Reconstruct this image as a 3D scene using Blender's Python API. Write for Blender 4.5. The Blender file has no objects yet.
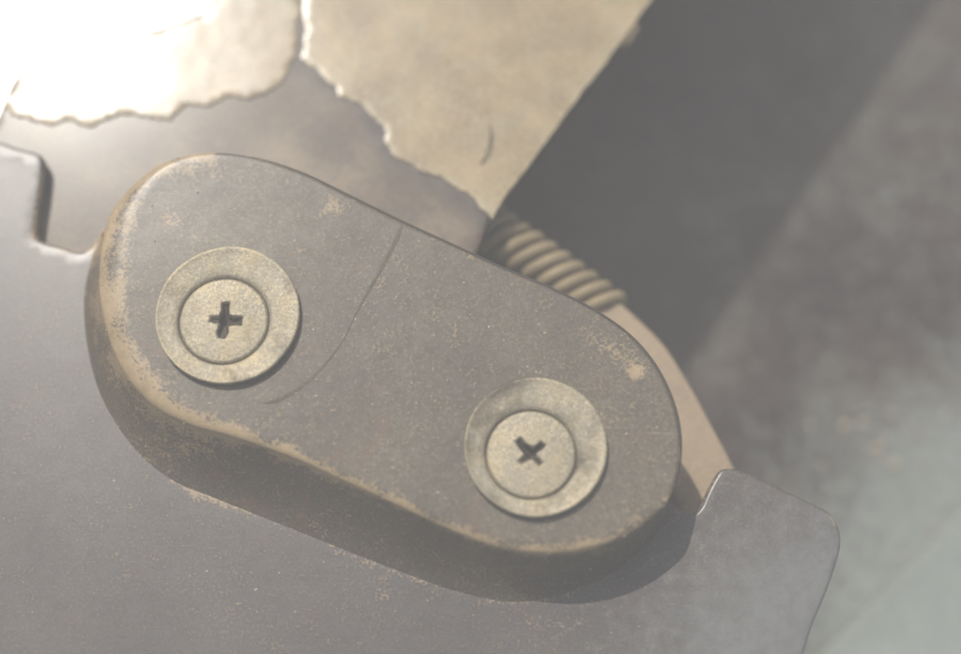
import bpy, bmesh, math, random
from mathutils import Vector, noise as mn
from mathutils.geometry import delaunay_2d_cdt
random.seed(7)
S = bpy.context.scene
R = math.radians
MM = 0.001
# ------------------------------------------------------------------ camera
H = 7*MM                      # height of the raised pad above the cover face
TILT = R(18); DIST = 0.150; LENS = 56.2
AX = Vector((0, math.sin(TILT), -math.cos(TILT)))
UP = Vector((0, math.cos(TILT), math.sin(TILT)))
CAM = Vector((0, 0, H)) - AX*DIST
cd = bpy.data.cameras.new('camera'); cam = bpy.data.objects.new('camera', cd)
S.collection.objects.link(cam); S.camera = cam
cam.location = CAM; cam.rotation_euler = (TILT, 0, 0)
cd.lens = LENS; cd.sensor_width = 36; cd.clip_start = 0.005; cd.clip_end = 20
cd.dof.use_dof = True; cd.dof.focus_distance = 0.151; cd.dof.aperture_fstop = 7.5

def W(px, py, z):
    """point where the line of sight through a photo pixel meets height z"""
    d = AX*LENS + Vector((1, 0, 0))*((px-480.5)/961*36) + UP*((327-py)/961*36)
    t = (z-CAM.z)/d.z
    return CAM + d*t
def PX(p):
    v = p-CAM; t = v.dot(AX)
    return (480.5 + v.x/t*LENS/36*961, 327 - v.dot(UP)/t*LENS/36*961)

# ------------------------------------------------------------------ sun and sky
gl = W(25, -18, H)                       # where the sun's sheen centres on the metal
c = (CAM-gl).normalized(); SUN = Vector((-c.x, -c.y, c.z))
sl = bpy.data.lights.new('sun', 'SUN'); sl.energy = 4.4; sl.angle = R(0.6); sl.color = (1, .95, .87)
so = bpy.data.objects.new('sun', sl); S.collection.objects.link(so)
so.rotation_euler = SUN.to_track_quat('Z', 'Y').to_euler(); so.location = SUN*2
w = bpy.data.worlds.new('World'); S.world = w; w.use_nodes = True
nt = w.node_tree; bg = nt.nodes['Background']
sk = nt.nodes.new('ShaderNodeTexSky'); sk.sky_type = 'NISHITA'; sk.sun_disc = False
sk.sun_elevation = math.asin(SUN.z); sk.sun_rotation = math.atan2(SUN.x, SUN.y)
sk.dust_density = 3.0
nt.links.new(sk.outputs[0], bg.inputs[0]); bg.inputs[1].default_value = 0.12
S.view_settings.view_transform = 'Standard'; S.view_settings.look = 'None'
S.view_settings.exposure = 0.2; S.view_settings.gamma = 1
S.render.engine = 'CYCLES'

# ------------------------------------------------------------------ materials
def srgb(r, g, b):
    f = lambda v: (v/255/12.92) if v <= 10 else ((v/255+.055)/1.055)**2.4
    return (f(r), f(g), f(b), 1)
def material(name, ca, cb, rough=.5, wear=None, metallic=0.0, coat=0.0, coat_rough=.3, scale=260, grain=.35,
             bump=.25, spec=.5, dirt=None, big=55, wear_hard=.10, speck=None, scratch=0, rust=None):
    m = bpy.data.materials.new(name); m.use_nodes = True
    n = m.node_tree.nodes; L = m.node_tree.links; b = n['Principled BSDF']
    tc = n.new('ShaderNodeTexCoord')
    def nz(sc, det=5, rgh=.6, dist=0):
        t = n.new('ShaderNodeTexNoise'); t.inputs['Scale'].default_value = sc; t.inputs['Detail'].default_value = det
        t.inputs['Roughness'].default_value = rgh; t.inputs['Distortion'].default_value = dist
        L.new(tc.outputs['Object'], t.inputs['Vector']); return t.outputs['Fac']
    def ramp(src, a, c_):
        r = n.new('ShaderNodeMapRange'); r.inputs['From Min'].default_value = a; r.inputs['From Max'].default_value = c_
        L.new(src, r.inputs['Value']); return r.outputs[0]
    def mix(f, a, c_):
        x = n.new('ShaderNodeMix'); x.data_type = 'RGBA'
        if isinstance(f, float): x.inputs[0].default_value = f
        else: L.new(f, x.inputs[0])
        for k, v in ((6, a), (7, c_)):
            if isinstance(v, tuple): x.inputs[k].default_value = v
            else: L.new(v, x.inputs[k])
        return x.outputs[2]
    def mul(a, v, op='MULTIPLY'):
        x = n.new('ShaderNodeMath'); x.operation = op; L.new(a, x.inputs[0])
        if isinstance(v, (int, float)): x.inputs[1].default_value = v
        else: L.new(v, x.inputs[1])
        return x.outputs[0]
    col = mix(ramp(nz(big, 6, .65, .4), .36, .66), ca, cb)
    fine = nz(scale*14, 3, .75)
    mid = nz(scale*2.2, 6, .7)
    # fine grain of the paint
    dk = tuple(v*.62 for v in ca[:3])+(1,); lt = tuple(min(1, v*1.5) for v in cb[:3])+(1,)
    col = mix(mul(ramp(fine, .62, .38), grain), col, dk)
    col = mix(mul(ramp(fine, .55, .75), grain), col, lt)
    if rust:
        col = mix(mul(ramp(nz(150, 8, .72, .8), .56, .68), rust[1]), col, rust[0])
    if scratch:
        for ang, sx in ((.5, 1.0), (-.9, 1.6), (1.35, .8)):
            mp = n.new('ShaderNodeMapping'); mp.inputs['Rotation'].default_value = (0, 0, ang)
            mp.inputs['Scale'].default_value = (90*sx, 4200*sx, 90)
            L.new(tc.outputs['Object'], mp.inputs['Vector'])
            t = n.new('ShaderNodeTexNoise'); t.inputs['Scale'].default_value = 1; t.inputs['Detail'].default_value = 1
            t.inputs['Distortion'].default_value = .6
            L.new(mp.outputs[0], t.inputs['Vector'])
            g_ = mul(ramp(t.outputs['Fac'], .70, .76), ramp(nz(85*sx, 3), .5, .62))
            col = mix(mul(g_, scratch), col, tuple(min(1, v*2.2) for v in cb[:3])+(1,))
    if speck:
        col = mix(ramp(nz(scale*7, 2, .5), .735, .77), col, speck)
    if wear:
        at = n.new('ShaderNodeAttribute'); at.attribute_name = 'wear'
        mixn = mul(mul(ramp(fine, .32, .68), .5), mul(ramp(mid, .3, .7), .5), 'ADD')
        f = mul(at.outputs['Fac'], mixn, 'ADD')
        wf = ramp(f, .93-wear_hard, .93+wear_hard)
        wc = mix(ramp(mid, .35, .65), wear, tuple(v*.72 for v in wear[:3])+(1,))
        col = mix(wf, col, wc)
    if dirt:
        ad = n.new('ShaderNodeAttribute'); ad.attribute_name = 'dirt'
        f = mul(ad.outputs['Fac'], mul(mid, .8), 'ADD')
        col = mix(ramp(f, .72, 1.1), col, dirt)
    L.new(col, b.inputs['Base Color'])
    b.inputs['Metallic'].default_value = metallic
    rr = n.new('ShaderNodeMapRange'); rr.inputs['To Min'].default_value = max(.05, rough-.1); rr.inputs['To Max'].default_value = rough+.1
    rr.inputs['From Min'].default_value = .3; rr.inputs['From Max'].default_value = .7
    L.new(mid, rr.inputs['Value']); L.new(rr.outputs[0], b.inputs['Roughness'])
    b.inputs['Specular IOR Level'].default_value = spec
    b.inputs['Coat Weight'].default_value = coat; b.inputs['Coat Roughness'].default_value = coat_rough
    bp = n.new('ShaderNodeBump'); bp.inputs['Strength'].default_value = bump; bp.inputs['Distance'].default_value = .00012
    hsum = mul(mul(fine, .5), mid, 'ADD'); L.new(hsum, bp.inputs['Height']); L.new(bp.outputs[0], b.inputs['Normal'])
    return m
BEIGE = srgb(172, 150, 114)
M_COVER = material('grey_coated_metal', srgb(66, 61, 58), srgb(90, 84, 77), .66, BEIGE, coat=.8, coat_rough=.33, speck=srgb(165, 150, 125), grain=.7, wear_hard=.16, bump=.5, scratch=.25, rust=(srgb(92, 74, 60), .45), dirt=srgb(106, 108, 106))  # dirt slot holds the pale glow tint of the lower right
M_PAD = material('brown_grey_coated_metal', srgb(82, 74, 62), srgb(108, 99, 81), .66, BEIGE, coat=.45, coat_rough=.30, speck=srgb(175, 158, 130), grain=.7, wear_hard=.16, bump=.6, scratch=.28, rust=(srgb(104, 76, 56), .6), big=70)
M_PLATE = material('brown_weathered_metal', srgb(72, 58, 44), srgb(96, 82, 64), .6, srgb(140, 124, 100), coat=.5, coat_rough=.22, big=90, speck=srgb(140, 110, 90), grain=.6, wear_hard=.16, scratch=.3, rust=(srgb(96, 66, 48), .6), dirt=srgb(62, 54, 48))
M_PAPER = material('khaki_mottled_paper', srgb(138, 120, 90), srgb(184, 163, 122), .85, srgb(184, 170, 136), big=100, grain=.5, bump=.6, spec=.3, coat=.95, coat_rough=.26, scale=180, dirt=srgb(136, 126, 102))
M_SCREW = material('zinc_dulled', srgb(150, 142, 122), srgb(168, 158, 134), .55, srgb(190, 176, 142), metallic=.25, grain=.6, bump=.6, dirt=srgb(74, 67, 56), big=160, scratch=.3, rust=(srgb(120, 92, 64), .5))
M_ARM = material('beige_cast_metal', srgb(146, 128, 106), srgb(160, 142, 116), .7, srgb(180, 160, 130), big=120, grain=.15, dirt=srgb(100, 90, 78))
M_SPRING = material('yellowed_spring_wire', srgb(140, 126, 98), srgb(162, 146, 114), .7, None, metallic=.2, big=160, grain=.15)
M_GROUND = material('dark_asphalt', srgb(40, 30, 32), srgb(98, 86, 76), .9, srgb(142, 149, 143), wear_hard=.35, big=34, grain=.5, scale=60, bump=.6)  # wear slot holds the pale tint of the corner glow
M_SLAB = material('pale_blue_grey_glow', srgb(126, 134, 128), srgb(148, 157, 151), .85, None, big=40, grain=.2, scale=60, bump=.5)  # pale cyan tone stands in for flare glow
M_WHITE = material('white_glow_gloss', srgb(228, 230, 232), srgb(232, 234, 236), .35, None, coat=1, coat_rough=.15, grain=.02, bump=.05)  # bright white chosen to read as the sun glow
M_GAP = material('dark_gap_shade', srgb(58, 54, 50), srgb(70, 66, 60), .85, None, grain=.2)  # dark tone standing in for shade in the gap
M_GRIT = material('pale_grit', srgb(170, 158, 140), srgb(190, 178, 160), .9, None, grain=.2)
M_FIBRE = material('dark_fibre', srgb(84, 78, 62), srgb(92, 86, 70), .9, None, grain=.1)

# ------------------------------------------------------------------ helpers
def cr(pts, per=8, closed=False):
    """Catmull-Rom through 2-D points"""
    n = len(pts); out = []
    rng = range(n if closed else n-1)
    g = (lambda i: pts[i % n]) if closed else (lambda i: pts[min(max(i, 0), n-1)])
    for i in rng:
        p0, p1, p2, p3 = g(i-1), g(i), g(i+1), g(i+2)
        for k in range(per):
            t = k/per
            out.append(tuple(.5*((2*p1[a])+(-p0[a]+p2[a])*t+(2*p0[a]-5*p1[a]+4*p2[a]-p3[a])*t*t+(-p0[a]+3*p1[a]-3*p2[a]+p3[a])*t**3) for a in (0, 1)))
    if not closed: out.append(tuple(pts[-1]))
    return out
def dense(pts, step, closed=True, jag=0, seed=0):
    out = []; n = len(pts)
    for i in range(n if closed else n-1):
        a, b = pts[i], pts[(i+1) % n]; d = math.hypot(b[0]-a[0], b[1]-a[1]); k = max(1, int(d/step))
        for j in range(k):
            t = j/k; x = a[0]+(b[0]-a[0])*t; y = a[1]+(b[1]-a[1])*t
            if jag:
                q = Vector((x*.05, y*.05, seed)); q2 = q*4.1
                x += jag*(mn.noise(q)+.5*mn.noise(q2)); y += jag*(mn.noise(q+Vector((9, 3, 1)))+.5*mn.noise(q2+Vector((2, 7, 5))))
            out.append((x, y))
    if not closed: out.append(pts[-1])
    return out
def area2(p): return sum(p[i][0]*p[(i+1) % len(p)][1]-p[(i+1) % len(p)][0]*p[i][1] for i in range(len(p)))/2
def inset(p, r, closed=True):
    """move each point of a CCW outline inward by r (float or list)"""
    n = len(p); out = []
    for i in range(n):
        a = p[(i-1) % n] if closed or i > 0 else p[i]; b = p[(i+1) % n] if closed or i < n-1 else p[i]
        dx, dy = b[0]-a[0], b[1]-a[1]; l = math.hypot(dx, dy) or 1
        rr = r[i] if isinstance(r, list) else r
        out.append((p[i][0]-dy/l*rr, p[i][1]+dx/l*rr))
    return out
def inside(x, y, p):
    c_ = False; j = len(p)-1
    for i in range(len(p)):
        if (p[i][1] > y) != (p[j][1] > y) and x < (p[j][0]-p[i][0])*(y-p[i][1])/(p[j][1]-p[i][1])+p[i][0]: c_ = not c_
        j = i
    return c_
def fill(poly, grid):
    """triangulate the inside of a CCW world-space outline with extra grid points"""
    xs = [q[0] for q in poly]; ys = [q[1] for q in poly]
    pts = [Vector(q) for q in poly]; small = inset(poly, grid*.45)
    y = min(ys)+grid*.5; k = 0
    while y < max(ys):
        x = min(xs)+grid*(.5 if k % 2 else 0)
        while x < max(xs):
            if inside(x, y, poly) and inside(x, y, small): pts.append(Vector((x, y)))
            x += grid
        y += grid*.87; k += 1
    sc = 1000.0
    r = delaunay_2d_cdt([v*sc for v in pts], [], [list(range(len(poly)))], 1, 1e-5)
    return [v/sc for v in r[0]], r[2]
def link(name, bm, mat, parent=None, wear=None, dirt=None, smooth=True, sharp=None):
    me = bpy.data.meshes.new(name); bm.normal_update()
    bmesh.ops.recalc_face_normals(bm, faces=bm.faces) if sharp == 'recalc' else None
    bm.to_mesh(me); bm.free()
    for p in me.polygons: p.use_smooth = smooth
    me.materials.append(mat)
    for nm, fn in (('wear', wear), ('dirt', dirt)):
        if fn:
            a = me.attributes.new(nm, 'FLOAT', 'POINT')
            a.data.foreach_set('value', [fn(v.co) for v in me.vertices])
    o = bpy.data.objects.new(name, me); S.collection.objects.link(o)
    if parent: o.parent = parent
    return o
def tag(o, label=None, cat=None, group=None, kind=None):
    if label: o['label'] = label
    if cat: o['category'] = cat
    if group: o['group'] = group
    if kind: o['kind'] = kind
    return o
def px_ccw(pp, z):
    p = [tuple(W(x, y, z).xy) for x, y in pp]
    if area2(p) < 0: p.reverse()
    return p
def slab_bm(poly, z, th, r, grid, zf=None, under=True):
    """flat body with rounded upper edge; poly CCW in world metres"""
    zf = zf or (lambda x, y: 0)
    bm = bmesh.new()
    rings = []
    for ins, dz in ((r, 0), (r*.6, -r*.08), (r*.29, -r*.29), (r*.08, -r*.6), (0, -r), (0, -th)):
        q = inset(poly, ins)
        rings.append([bm.verts.new((x, y, z+dz+zf(x, y))) for x, y in q])
    n = len(poly)
    for a, b in zip(rings, rings[1:]):
        for i in range(n): bm.faces.new((a[(i+1) % n], a[i], b[i], b[(i+1) % n]))
    vs, fs = fill([(v.co.x, v.co.y) for v in rings[0]], grid)
    nv = []
    for i, v in enumerate(vs): nv.append(rings[0][i] if i < n else bm.verts.new((v.x, v.y, z+zf(v.x, v.y))))
    for f in fs:
        try: bm.faces.new([nv[i] for i in f])
        except ValueError: pass
    if under:
        vs, fs = fill(poly, grid*3) if False else (None, None)
        try: bm.faces.new(list(reversed(rings[-1])))
        except ValueError: pass
    return bm
def tube_bm(path, rad, seg=10, bm=None):
    bm = bm or bmesh.new(); prev = None; n = len(path); first = None
    for i, p in enumerate(path):
        t = (path[min(i+1, n-1)]-path[max(i-1, 0)]).normalized()
        u = t.cross(Vector((0, 0, 1))); u = u.normalized() if u.length > 1e-4 else Vector((1, 0, 0)); v = t.cross(u)
        r = rad(i/(n-1)) if callable(rad) else rad
        ring = [bm.verts.new(p+u*r*math.cos(a)+v*r*math.sin(a)) for a in (k*math.tau/seg for k in range(seg))]
        if prev:
            for k in range(seg): bm.faces.new((prev[k], prev[(k+1) % seg], ring[(k+1) % seg], ring[k]))
        else: first = ring
        prev = ring
    bm.faces.new(first[::-1]); bm.faces.new(prev)
    return bm
def N(x, y, s, k=0): return mn.noise(Vector((x*s, y*s, k)))
def blob(px, py, cx, cy, rx, ry, ang=0):
    a = R(ang); dx, dy = px-cx, py-cy
    u = (dx*math.cos(a)+dy*math.sin(a))/rx; v = (-dx*math.sin(a)+dy*math.cos(a))/ry
    return max(0, 1-math.sqrt(u*u+v*v))
def sdist(px, py, line):
    b = 1e9
    for (x0, y0), (x1, y1) in zip(line, line[1:]):
        dx, dy = x1-x0, y1-y0; t = max(0, min(1, ((px-x0)*dx+(py-y0)*dy)/(dx*dx+dy*dy)))
        b = min(b, math.hypot(px-x0-dx*t, py-y0-dy*t))
    return b

# ------------------------------------------------------------------ setting: ground far below the hardware, pale slab added for the corner glow
ZG = -42*MM
def big_sheet(name, x0, y0, x1, y1, z, mat, nx=2):
    bm = bmesh.new()
    v = [bm.verts.new(p) for p in ((x0, y0, z), (x1, y0, z), (x1, y1, z), (x0, y1, z))]; bm.faces.new(v)
    return link(name, bm, mat, smooth=False)
bm = bmesh.new(); bmesh.ops.create_grid(bm, x_segments=260, y_segments=260, size=1.5)
for v in bm.verts: v.co.z = ZG
def ground_glow(v):
    px, py = PX(v); return .10+.72*min(1, 1.7*blob(px, py, 990, 560, 330, 230, -35))+.2*N(px, py, .006, 3)  # pale blob paints the corner flare glow into the ground colour
tag(link('ground', bm, M_GROUND, wear=ground_glow), kind='structure')
sp = [W(815, 660, ZG+3*MM).xy, W(895, 577, ZG+3*MM).xy, W(980, 490, ZG+3*MM).xy]
d = (sp[2]-sp[0]).normalized()
a_, b_ = sp[2]+d*.5, sp[0]-d*.5; nrm = Vector((d.y, -d.x))
poly = dense([tuple(b_), tuple(b_+nrm*.5), tuple(a_+nrm*.5), tuple(a_)], .01)
if area2(poly) < 0: poly.reverse()
tag(link('pale_glow_slab', slab_bm(poly, ZG+2*MM, 2*MM, 1.2*MM, .04), M_SLAB, smooth=True), kind='structure')  # slab set on a faint edge, its pale tone imitating glow
# grit lying on the ground right of the bracket
bm = bmesh.new()
for k in range(30):
    if k < 22: px, py = random.gauss(885, 38), random.gauss(438, 20)
    else: px, py = random.uniform(780, 961), random.uniform(330, 560)
    c_ = W(px, py, ZG); s = random.uniform(.2, .6)*MM*(1.5 if k < 4 else 1)
    r_ = bmesh.ops.create_icosphere(bm, subdivisions=1, radius=s)
    for v in r_['verts']:
        v.co *= random.uniform(.75, 1.15); v.co.z *= .6; v.co += Vector((c_.x, c_.y, ZG+s*.4))
tag(link('grit', bm, M_GRIT, smooth=False), 'scatter of pale grit grains on the dark ground right of the bracket', 'grit', kind='stuff')

# ------------------------------------------------------------------ scattering volume added to stand in for lens veil
bm = bmesh.new(); bmesh.ops.create_cube(bm, size=1)
for v in bm.verts: v.co = Vector((v.co.x*3.4, v.co.y*3.4, (CAM.z+.02) if v.co.z > 0 else ZG-1))
HZ = bpy.data.materials.new('veil_air'); HZ.use_nodes = True; hn = HZ.node_tree
hn.nodes.remove(hn.nodes['Principled BSDF'])
pv = hn.nodes.new('ShaderNodeVolumePrincipled'); pv.inputs['Density'].default_value = 1.75
pv.inputs['Color'].default_value = (.93, .91, .865, 1); pv.inputs['Anisotropy'].default_value = 0
hn.links.new(pv.outputs[0], hn.nodes['Material Output'].inputs['Volume'])
tag(link('lens_veil', bm, HZ, smooth=False), kind='stuff')

# ------------------------------------------------------------------ white surface added to stand in for sun glow, upper left
wb = [(-260, 330), (-260, -200), (420, -200), (400, -60), (260, 50), (110, 150), (40, 330)]
p = dense(px_ccw(wb, -12*MM), 1.2*MM)
tag(link('white_glow_panel', slab_bm(p, -12*MM, 3*MM, .8*MM, 3*MM), M_WHITE), 'added white sun-glow bodywork at the upper left corner behind the brown plate', 'panel')

# ------------------------------------------------------------------ brown backing plate under the pad
ZP = -2.2*MM
pl = [(-70, 172), (-14, 142), (0, 112), (12, 82), (31, 55), (66, 44), (118, 37), (164, 27), (203, 12), (226, -16), (260, -700), (1180, -700), (650, 0), (568, 110), (490, 216),
      (475, 256), (500, 330), (480, 470), (250, 380), (150, 330), (-20, 300), (-90, 260)]
poly = dense(px_ccw(pl, ZP), .8*MM)
TORN = [(300, 20), (302, 60), (325, 80), (362, 108), (386, 140), (424, 172), (464, 194), (490, 218)]
def plate_z(x, y): return .012*MM*N(x, y, 90, 3)
def plate_wear(v):
    px, py = PX(v)
    w_ = .28+.25*N(px, py, .02, 2)
    w_ += .30*blob(px, py, 300, 165, 90, 30, 25)+.2*blob(px, py, 470, 235, 40, 30)
    return w_
def plate_grime(v):
    px, py = PX(v); return .10+.5*max(0, 1-sdist(px, py, TORN)/34)+.3*N(px, py, .03, 12)
plate = link('backing_plate', slab_bm(poly, ZP, 1.6*MM, .25*MM, .9*MM, plate_z), M_PLATE, wear=plate_wear, dirt=plate_grime)
tag(plate, 'brown weathered metal plate behind the pad, partly covered by torn khaki paper', 'metal plate')

# ------------------------------------------------------------------ torn khaki paper on the plate
ZT = ZP+.16*MM
torn_r = [(302, -8), (304, 30), (301, 58), (312, 66), (322, 76), (335, 83), (338, 94), (352, 102), (364, 106), (376, 118), (386, 131), (384, 143), (394, 156), (410, 164), (424, 171), (440, 176), (452, 184), (462, 190), (472, 198), (482, 208), (491, 220)]
edge_r = [(505, 198), (530, 163), (556, 128), (580, 95), (606, 62), (630, 29), (652, -2), (702, -70), (800, -200), (1000, -470), (300, -470)]
o1 = dense(torn_r, 2.2, False, jag=4.4, seed=1)+dense(edge_r, 6, False, jag=1.5, seed=4)
def paper(name, outline, label):
    p = px_ccw(outline, ZT)
    def zf(x, y):
        px, py = PX(Vector((x, y, ZT)))
        lift = .55*MM*max(0, 1-sdist(px, py, torn_r)/16)*(.5+.9*abs(N(px, py, .035, 8)))
        return .035*MM*N(x, y, 120, 6)+.012*MM*N(x, y, 600, 7)
    def wr(v):
        px, py = PX(v); return .30+.12*N(px, py, .016, 5)+.22*max(0, 1-sdist(px, py, torn_r)/9)+.3*max(0, 1-sdist(px, py, edge_r[:7])/8)
    def dr(v):
        px, py = PX(v); return .16+.38*N(px, py, .02, 11)+.12*blob(px, py, 455, 118, 90, 50, 20)
    return tag(link(name, slab_bm(p, ZT, .10*MM, .04*MM, .8*MM, zf), M_PAPER, wear=wr, dirt=dr), label, 'paper')
paper('torn_paper', o1, 'large khaki torn paper sheet ending in a sharp point above the pad')
torn_l = [(296, -8), (298, 30), (296, 58), (288, 72), (279, 88), (262, 94), (246, 99), (224, 98), (205, 104), (186, 106), (168, 116), (150, 121), (132, 113), (112, 118), (92, 126), (70, 120), (48, 124), (26, 116), (10, 118), (6, 100), (16, 80), (34, 57), (68, 47), (120, 40), (166, 30), (206, 15), (230, -16)]
o2 = dense(torn_l, 2.2, False, jag=5, seed=9)+[(252, -470), (294, -470)]
paper('torn_paper', o2, 'smaller pale paper remnant left of the long torn slit, washed by sunlight')
# frayed tuft on the right paper edge and thin dark fibre on the sheet
def strand(pts, z0, dz, r):
    path = []
    q = cr(pts, 6)
    for i, (x, y) in enumerate(q):
        t = i/(len(q)-1); path.append(W(x, y, z0+dz*math.sin(t*3.1)))
    return path
bm = bmesh.new()
for k in range(6):
    x0, y0 = 634-k*2.2, 22+k*3
    tube_bm(strand([(x0, y0), (x0+random.uniform(1, 4), y0+4), (x0+random.uniform(-1, 4), y0+10+random.uniform(0, 5))], ZT, .4*MM, 0), .07*MM, 5, bm)
fr = link('paper_fray', bm, M_PAPER)
tag(fr, 'tiny frayed tuft hanging at the right edge of the large khaki paper', 'frayed fibres')
path = strand([(490, 124), (491, 136), (488, 150), (481, 164)], ZT+.1*MM, .5*MM, 0)
tag(link('thin_fibre', tube_bm(path, lambda t: (.08*math.sin(.3+2.6*t)+.03)*MM, 7), M_FIBRE), 'thin dark curved fibre lying on the khaki paper', 'fibre')

# ------------------------------------------------------------------ beige arm and coil spring behind the pad
ZA = -7*MM
arm = cr([(560, 262), (600, 286), (632, 312), (664, 344), (690, 384), (712, 424), (736, 470), (748, 500), (756, 560), (700, 590), (640, 570), (610, 480), (585, 400), (560, 330)], 5, True)
poly = dense(px_ccw(arm, ZA), .7*MM)
def arm_dark(v):
    px, py = PX(v); return .12+.75*blob(px, py, 668, 512, 30, 60, 0)+.4*blob(px, py, 695, 500, 8, 40, -30)+.2*N(px, py, .06, 5)  # darker around the right notch
a_ = link('beige_arm', slab_bm(poly, ZA, 3.2*MM, .55*MM, 1*MM, lambda x, y: .08*MM*N(x, y, 300, 2)), M_ARM, wear=lambda v: .35, dirt=arm_dark)
tag(a_, 'beige curved metal arm showing between the pad and the right notch', 'metal arm')
ZS = -8*MM
s0, s1 = W(462, 208, ZS), W(612, 312, ZS)
ax = (s1-s0).normalized(); sd = ax.cross(Vector((0, 0, 1))).normalized(); upv = sd.cross(ax)
path = []; turns = 11
for i in range(turns*28+1):
    t = i/(turns*28); a = t*turns*math.tau
    q = s0.lerp(s1, t); rr = (2.35-.5*t)*MM
    path.append(q+sd*math.cos(a)*rr*1.0+upv*math.sin(a)*rr*.8-ax*math.cos(a)*.8*MM)
tag(link('coil_spring', tube_bm(path, .72*MM, 10), M_SPRING), 'small yellowish coil spring below the point of the torn paper', 'spring')

# ------------------------------------------------------------------ moulded grey cover: raised pad, side wall and face
up_px = [(103, 226), (113, 203), (136, 178), (166, 160), (206, 152), (250, 156), (298, 171), (345, 194), (400, 221), (450, 244), (500, 267), (550, 288), (595, 311), (632, 338), (658, 371), (674, 408), (680, 445), (676, 478), (668, 500)]
lo_px = [(668, 500), (654, 515), (634, 530), (606, 543), (572, 551), (535, 552), (495, 546), (450, 529), (400, 506), (350, 483), (292, 457), (232, 436), (188, 423), (152, 404), (123, 372), (105, 330), (97, 290), (98, 255), (103, 226)]
ft_px = [(671, 507), (662, 524), (644, 547), (612, 573), (568, 593), (515, 602), (462, 593), (415, 577), (362, 557), (312, 537), (262, 517), (212, 497), (172, 480), (134, 448), (103, 400), (88, 350), (84, 300), (91, 262), (101, 235)]
bw_lo = [3, 6, 8, 8, 9, 9, 10, 9, 9, 9, 9, 10, 13, 17, 20, 22, 24, 26, 26]
HEADS = [W(224, 321, H+.35*MM), W(531, 454.5, H+.35*MM)]
OUTL = cr(up_px[:-1]+lo_px[:-1], 14, True); U = OUTL[:18*14]; Lo = OUTL[18*14:]; Ft = cr(ft_px, 14)[:-1]
bw = [v[0] for v in cr([(b, 0) for b in bw_lo], 14)][:-1]
bwu = [v[0] for v in cr([(b, 0) for b in [26, 22, 15, 9, 5, 4, 4, 4, 4, 4, 4, 4, 4, 4, 4, 4, 4, 4, 3]], 14)][:-1]
nU, nL = len(U), len(Lo); nT = nU+nL
out = [W(x, y, H) for x, y in U]+[W(x, y, H) for x, y in Lo]
wd = [b*.1*MM for b in bwu+bw]
P2 = [tuple(v.xy) for v in out]
ccw = area2(P2) > 0
if not ccw:                                         # keep index order, flip inset sign
    wd_s = [-q for q in wd]
else: wd_s = wd
pad_in = inset(P2, wd_s)
foot = [Vector((v.x, v.y, -1.0*MM)) for v in out[:nU]]+[W(x, y, 0) for x, y in Ft]
bm = bmesh.new(); rings = []
def padz(x, y): return .05*MM*N(x, y, 90, 1)+.012*MM*N(x, y, 500, 2)
for k in range(7):                                  # rounded rim
    a = k/6*math.pi/2
    ring = []
    for i in range(nT):
        f = math.sin(a); drop = (1-math.cos(a))*min(wd[i]*.55, 1.0*MM)
        x = pad_in[i][0]+(P2[i][0]-pad_in[i][0])*f; y = pad_in[i][1]+(P2[i][1]-pad_in[i][1])*f
        ring.append(Vector((x, y, H-drop+padz(x, y)*(1-k/6))))
    rings.append(ring)
last = rings[-1]
for k in range(1, 15):                              # side wall with fillet at its foot
    t = k/14; ring = []
    for i in range(nT):
        a, b = last[i], foot[i]
        if i < nU: hz = t; vt = t
        else: hz = .8*t+.2*t**3; vt = 1-(1-t)**1.12
        x = a.x+(b.x-a.x)*hz; y = a.y+(b.y-a.y)*hz; z = a.z+(b.z-a.z)*vt
        ring.append(Vector((x, y, z)))
    rings.append(ring)
V = [[bm.verts.new(p) for p in r_] for r_ in rings]
for a, b in zip(V, V[1:]):
    for i in range(nT):
        j = (i+1) % nT; bm.faces.new((a[i], b[i], b[j], a[j]))
poly = [(v.x, v.y) for v in rings[0]]
order = list(range(nT)) if ccw else list(range(nT))[::-1]
vs, fs = fill([poly[i] for i in order], .7*MM)
nv = [V[0][order[i]] if i < nT else bm.verts.new((v.x, v.y, H+padz(v.x, v.y))) for i, v in enumerate(vs)]
for f in fs:
    mx = sum(vs[i].x for i in f)/3; my = sum(vs[i].y for i in f)/3
    if any(math.hypot(mx-q_.x, my-q_.y) < 2.6*MM for q_ in HEADS): continue      # screw holes
    try: bm.faces.new([nv[i] for i in f])
    except ValueError: pass
bmesh.ops.recalc_face_normals(bm, faces=bm.faces)
rim = cr(lo_px, 3)
rim_in = [(140, 186), (132, 215), (122, 250), (116, 290), (124, 335), (146, 374), (172, 398), (230, 425), (290, 448)]
top_rim = [(100, 260), (106, 222), (122, 195), (146, 172), (176, 158), (210, 153)]
hair = [(118, 196), (300, 205)]
def pad_wear(v):
    px, py = PX(v); d = sdist(px, py, rim)
    if not (v.z > H-.05*MM):
        pass
    left = max(0, min(1, (330-px)/200))
    s = .70*max(0, 1-d/(12+9*left))
    s += .30*max(0, 1-d/30)*left
    if px < 160 and py < 400: s = max(s, .50*max(0, 1-sdist(px, py, rim_in)/14))
    s = max(s, .80*max(0, 1-sdist(px, py, top_rim)/13))
    s *= .72+.75*max(-.6, N(px, py, .028, 3))+.15
    if px > 600: s *= .75
    if v.z < H-.9*MM: s *= .42
    s += .34*blob(px, py, 612, 348, 62, 16, 33)+.75*blob(px, py, 637, 372, 13, 11)+.42*blob(px, py, 652, 355, 22, 9, 50)
    s += .35*blob(px, py, 172, 222, 22, 18)+.38*blob(px, py, 335, 208, 20, 16)+.3*blob(px, py, 195, 170, 45, 16)
    s += .26*blob(px, py, 180, 445, 70, 45, 20)
    return .10+.14*N(px, py, .02, 9)+s
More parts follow.
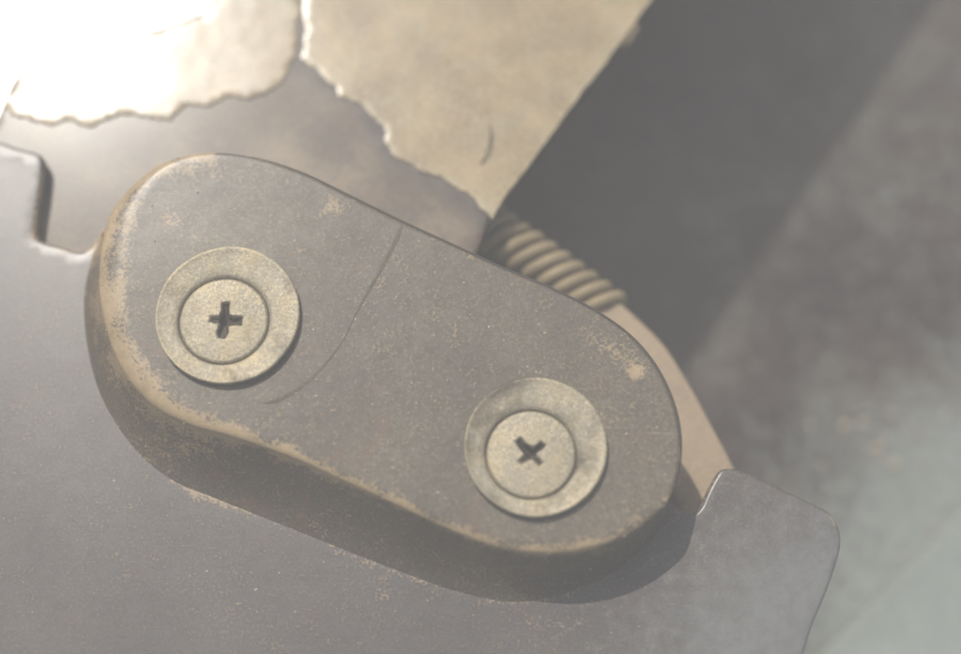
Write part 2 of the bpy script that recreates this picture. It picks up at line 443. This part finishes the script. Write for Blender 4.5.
root = bpy.data.objects.new('fixing_bracket', None); S.collection.objects.link(root)
tag(root, 'grey moulded metal bracket with raised pill-shaped pad held by two cross-head screws', 'bracket')
link('raised_pad', bm, M_PAD, root, wear=pad_wear)

# the flat face round the pad, with its two notches
free_r = [(668, 501), (674, 507), (684, 511), (693, 513), (700, 507), (706, 494), (713, 480), (720, 470), (730, 468), (741, 470), (765, 481), (792, 493), (817, 505), (832, 514), (840, 530), (841, 546), (836, 566), (826, 594), (812, 628), (802, 660), (770, 760), (740, 860)]
free_l = [(-90, 118), (-40, 130), (0, 141), (20, 148), (36, 152), (43, 158), (43, 172), (40, 195), (36, 222), (36, 236), (46, 242), (62, 246), (78, 251), (88, 248), (95, 240), (100, 231), (104, 226)]
FR = cr(free_r, 5); FL = cr(free_l, 5)
rE = .45*MM
chain = [tuple(W(x, y, 0).xy) for x, y in FR] + [tuple(W(x, y, 0).xy) for x, y in [(300, 900), (-90, 900), (-110, 500)]] + [tuple(W(x, y, 0).xy) for x, y in FL]
ft = [tuple(q.xy) for q in foot[nU:]]                # B -> A
loop = chain+ft[::-1][1:-1] if True else chain
sgn = 1 if area2(loop) > 0 else -1
nc = len(chain)
bm = bmesh.new(); rg = []
for ins, dz in ((rE, 0), (rE*.6, -rE*.08), (rE*.29, -rE*.29), (rE*.08, -rE*.6), (0, -rE), (0, -1.5*MM)):
    q = inset(chain, sgn*ins, closed=False)
    rg.append([bm.verts.new((x, y, dz)) for x, y in q])
for a, b in zip(rg, rg[1:]):
    for i in range(nc-1): bm.faces.new((a[i], b[i], b[i+1], a[i+1]))
pl_ = [(v.co.x, v.co.y) for v in rg[0]]+ft[::-1][1:-1]
base = rg[0]+[bm.verts.new((x, y, 0)) for x, y in ft[::-1][1:-1]]
if sgn < 0: pl_ = pl_[::-1]; base = base[::-1]
def facez(x, y): return .05*MM*N(x, y, 70, 5)
vs, fs = fill(pl_, 1.1*MM)
nv = [base[i] if i < len(base) else bm.verts.new((v.x, v.y, facez(v.x, v.y)*.6)) for i, v in enumerate(vs)]
for f in fs:
    try: bm.faces.new([nv[i] for i in f])
    except ValueError: pass
bmesh.ops.recalc_face_normals(bm, faces=bm.faces)
foot_line = cr(ft_px[4:13], 2)
def face_wear_glow(v):
    px, py = PX(v)
    s = .50*max(0, 1-sdist(px, py, free_l[6:])/7)+.5*blob(px, py, 96, 242, 16, 22, 30)
    s += .22*max(0, 1-sdist(px, py, foot_line)/9)+.55*blob(px, py, 835, 521, 12, 6, 50)+.22*max(0, 1-sdist(px, py, free_r[:9])/5)
    s += .22*blob(px, py, 205, 490, 60, 14, 22)
    s += .05*blob(px, py, 720, 640, 330, 190, -10)  # broad slight paling, part of the painted corner glow
    return .08+.12*N(px, py, .012, 4)+s
def face_glow(v):                                   # flare glow painted into the colour as a pale tint, lower right
    px, py = PX(v); return .66*min(1, 1.3*blob(px, py, 830, 650, 420, 300, -25))+.05*N(px, py, .02, 6)
link('face_panel', bm, M_COVER, root, wear=face_wear_glow, dirt=face_glow)

# dark strip drawn as the gap's shade along the pad's upper edge
q = inset(P2, [-(.17*MM) if ccw else .17*MM]*nT)
path = [Vector((q[i][0], q[i][1], H-.55*MM)) for i in range(5*14, nU-10, 2)]
link('edge_gap_shade', tube_bm(path, lambda t: .19*MM*min(1, .15+t*5, .15+(1-t)*5), 8), M_GAP, root)
# faint curved seam across the pad
seam = [(402, 226), (396, 240), (384, 264), (370, 288), (356, 314), (342, 342), (322, 368), (300, 388), (278, 400), (262, 404)]
bm = bmesh.new(); pr = None; q = cr(seam, 8)
for i, (x, y) in enumerate(q):
    t = i/(len(q)-1); wd_ = (.16+.08*math.sin(t*9))*MM*min(1, 8*(1-t)+.1)
    a = q[max(i-1, 0)]; b = q[min(i+1, len(q)-1)]
    p = W(x, y, H); d = (W(*b, H)-W(*a, H)).normalized(); s_ = Vector((-d.y, d.x, 0))
    zt = H+padz(p.x, p.y)
    row = [bm.verts.new(Vector((p.x, p.y, 0))+s_*k*wd_+Vector((0, 0, zt+zz))) for k, zz in ((-1.5, -.02*MM), (-.7, .012*MM), (.7, .012*MM), (1.5, -.02*MM))]
    if pr:
        for k in range(3): bm.faces.new((pr[k], pr[k+1], row[k+1], row[k]))
    pr = row
bmesh.ops.recalc_face_normals(bm, faces=bm.faces)
M_SEAM = material('seam_filler', srgb(80, 72, 60), srgb(104, 95, 79), .68, None, grain=.6)
link('seam_line', bm, M_SEAM, root)

# ------------------------------------------------------------------ screws in dished washers
def lathe(prof, seg=128, wob=0, seed=0):
    bm = bmesh.new(); rs = []
    for r_, z in prof:
        rs.append([bm.verts.new(((r_*(1+wob*mn.noise(Vector((math.cos(a)*1.3, math.sin(a)*1.3, seed)))))*math.cos(a),
                                 (r_*(1+wob*mn.noise(Vector((math.cos(a)*1.3, math.sin(a)*1.3, seed)))))*math.sin(a), z)) for a in (k*math.tau/seg for k in range(seg))])
    for a, b in zip(rs, rs[1:]):
        for i in range(seg): bm.faces.new((a[i], a[(i+1) % seg], b[(i+1) % seg], b[i]))
    bmesh.ops.recalc_face_normals(bm, faces=bm.faces)
    return bm
def screw(cx, cy, ro, hx, hy, rh, rot, depths, seed, wl, hl):
    o = W(cx, cy, H+.7*MM); h = W(hx, hy, H+.35*MM)
    ri = rh+.12*MM
    prof = [(ri-.1*MM, 0), (ri, .40*MM), (ri+.10*MM, .56*MM), (ri+.28*MM, .64*MM), (ri+.4*(ro-ri), .69*MM), (ri+.72*(ro-ri), .75*MM),
            (ro-.42*MM, .80*MM), (ro-.26*MM, .84*MM), (ro-.12*MM, .85*MM), (ro-.03*MM, .79*MM), (ro, .72*MM), (ro-.02*MM, .35*MM), (ro-.35*MM, .0), (ro-.6*MM, -.05*MM)]
    bm = lathe([(p, z) for p, z in prof], 160, .012, seed)
    off = h.xy-o.xy
    for v in bm.verts:                              # the dish sits off centre round the head
        r_ = v.co.xy.length; t = max(0, min(1, (ro-r_)/(ro-ri)))
        v.co.x += off.x*t; v.co.y += off.y*t
        v.co.z += .03*MM*mn.noise(v.co*900)
    def wr(v):
        a = v.xy.length; return .30+.32*mn.noise(Vector((v.x*350, v.y*350, seed)))+.25*max(0, 1-abs(a-ro)/(.4*MM))
    def dr(v):
        a = v.xy.length; q = math.atan2(v.y, v.x)
        return .12+(.22 if seed > 5 else 0)+.42*mn.noise(Vector((v.x*260, v.y*260, seed+4)))+.15*max(0, 1-abs(a-ri)/(.5*MM))+(.3*max(0, math.cos(q-wl[1])) if wl[1] is not None else 0)*max(0, (a-ri)/(ro-ri))
    wo = link('dished_washer', bm, M_SCREW, root, wear=wr, dirt=dr); wo.location = (o.x, o.y, H); wo['label'] = wl[0]
    # head: polar grid with the cross recess pressed in
    bm = bmesh.new(); NR, NS = 84, 200; rings = []
    c0 = math.cos(rot); s0_ = math.sin(rot)
    def cross(x, y):
        u = x*c0+y*s0_; v = -x*s0_+y*c0
        nx_ = .26*MM*mn.noise(Vector((x*1100, y*1100, seed)))
        best = 0
        for k, (a, b) in enumerate(((u, v), (v, -u), (-u, -v), (-v, u))):     # right, up, left, down
            if a > 0:
                Lk, wk, dk_ = depths[k]
                ww = wk*MM*(1-.25*a/(Lk*MM))
                e = min((ww-abs(b)+nx_)/(.42*MM), (Lk*MM-a+nx_)/(.45*MM)); e = max(0, min(1, e)); e = e*e*(3-2*e)
                best = max(best, e*dk_)
        core = max(0, min(1, (.62*MM-math.hypot(x, y))/(.25*MM)))
        return max(best, core*.95)
    zc = bm.verts.new((0, 0, .62*MM-1.5*MM))
    for i in range(1, NR+1):
        r_ = rh*(i/NR)**.85; ring = []
        for k in range(NS):
            a = k*math.tau/NS; x, y = r_*math.cos(a), r_*math.sin(a)
            e = r_/rh; z = .62*MM-.20*MM*e*e-(.22*MM*max(0, (e-.94)/.06)**2)
            z -= 1.5*MM*cross(x, y)*max(.12, 1-1.75*e); z += .018*MM*mn.noise(Vector((x*1500, y*1500, seed)))+.03*MM*mn.noise(Vector((x*500, y*500, seed)))
            ring.append(bm.verts.new((x, y, z)))
        rings.append(ring)
    rings.append([bm.verts.new((v.co.x*1.0, v.co.y*1.0, -.3*MM)) for v in rings[-1]])
    for k in range(NS): bm.faces.new((zc, rings[0][k], rings[0][(k+1) % NS]))
    for a, b in zip(rings, rings[1:]):
        for i in range(NS): bm.faces.new((a[i], b[i], b[(i+1) % NS], a[(i+1) % NS]))
    bmesh.ops.recalc_face_normals(bm, faces=bm.faces)
    def hd(v): return .14+.36*mn.noise(Vector((v.x*300, v.y*300, seed+7)))+.95*cross(v.x, v.y)
    ho = link('screw_head', bm, M_SCREW, root, wear=lambda v: .36+.3*mn.noise(Vector((v.x*400, v.y*400, seed+2))), dirt=hd)
    ho.location = (h.x, h.y, H+.12*MM); ho['label'] = hl
screw(227.5, 314, 7.22*MM, 224, 321, 4.45*MM, R(-4), [(2.0, .72, 1), (2.0, .66, 1), (1.6, .6, .5), (2.1, .68, .9)], 3,
      ('larger dished washer at the left end of the pad', R(-25)), 'left screw head with upright dark cross slot')
screw(535.5, 446, 6.95*MM, 531, 454.5, 4.35*MM, R(42), [(1.7, .55, .9), (2.1, .62, 1), (1.6, .5, .6), (1.6, .5, .65)], 12,
      ('smaller dished washer at the right end of the pad, grey pitted', R(110)), 'right screw head with dirt-filled diagonal cross slot')

# loose sand grains caught on the pad and the wall
bm = bmesh.new()
for k in range(260):
    if k < 170:
        i = random.randrange(nL); r_ = rings and None
        a = last[nU+i]; b = foot[nU+i]; t = random.random()**2.2*.5
        if i < nL*.45 and random.random() < .6: continue
        p = Vector((a.x+(b.x-a.x)*(.25*t), a.y+(b.y-a.y)*(.25*t), a.z+(b.z-a.z)*(1-(1-t)**1.35)))
    else:
        px, py = random.uniform(120, 670), random.uniform(165, 540)
        q_ = W(px, py, H)
        if not inside(q_.x, q_.y, poly) or math.hypot(px-228, py-314) < 78 or math.hypot(px-535, py-446) < 76: continue
        p = Vector((q_.x, q_.y, H+.02*MM))
    s = random.uniform(.05, .13)*MM*(1.5 if random.random() < .06 else 1)
    r_ = bmesh.ops.create_icosphere(bm, subdivisions=1, radius=s)
    for v in r_['verts']: v.co = v.co*random.uniform(.7, 1.2)+p
tag(link('sand_grains', bm, M_GRIT, smooth=False), 'tiny sand grains scattered over the pad and along its worn lower rim', 'sand', kind='stuff')
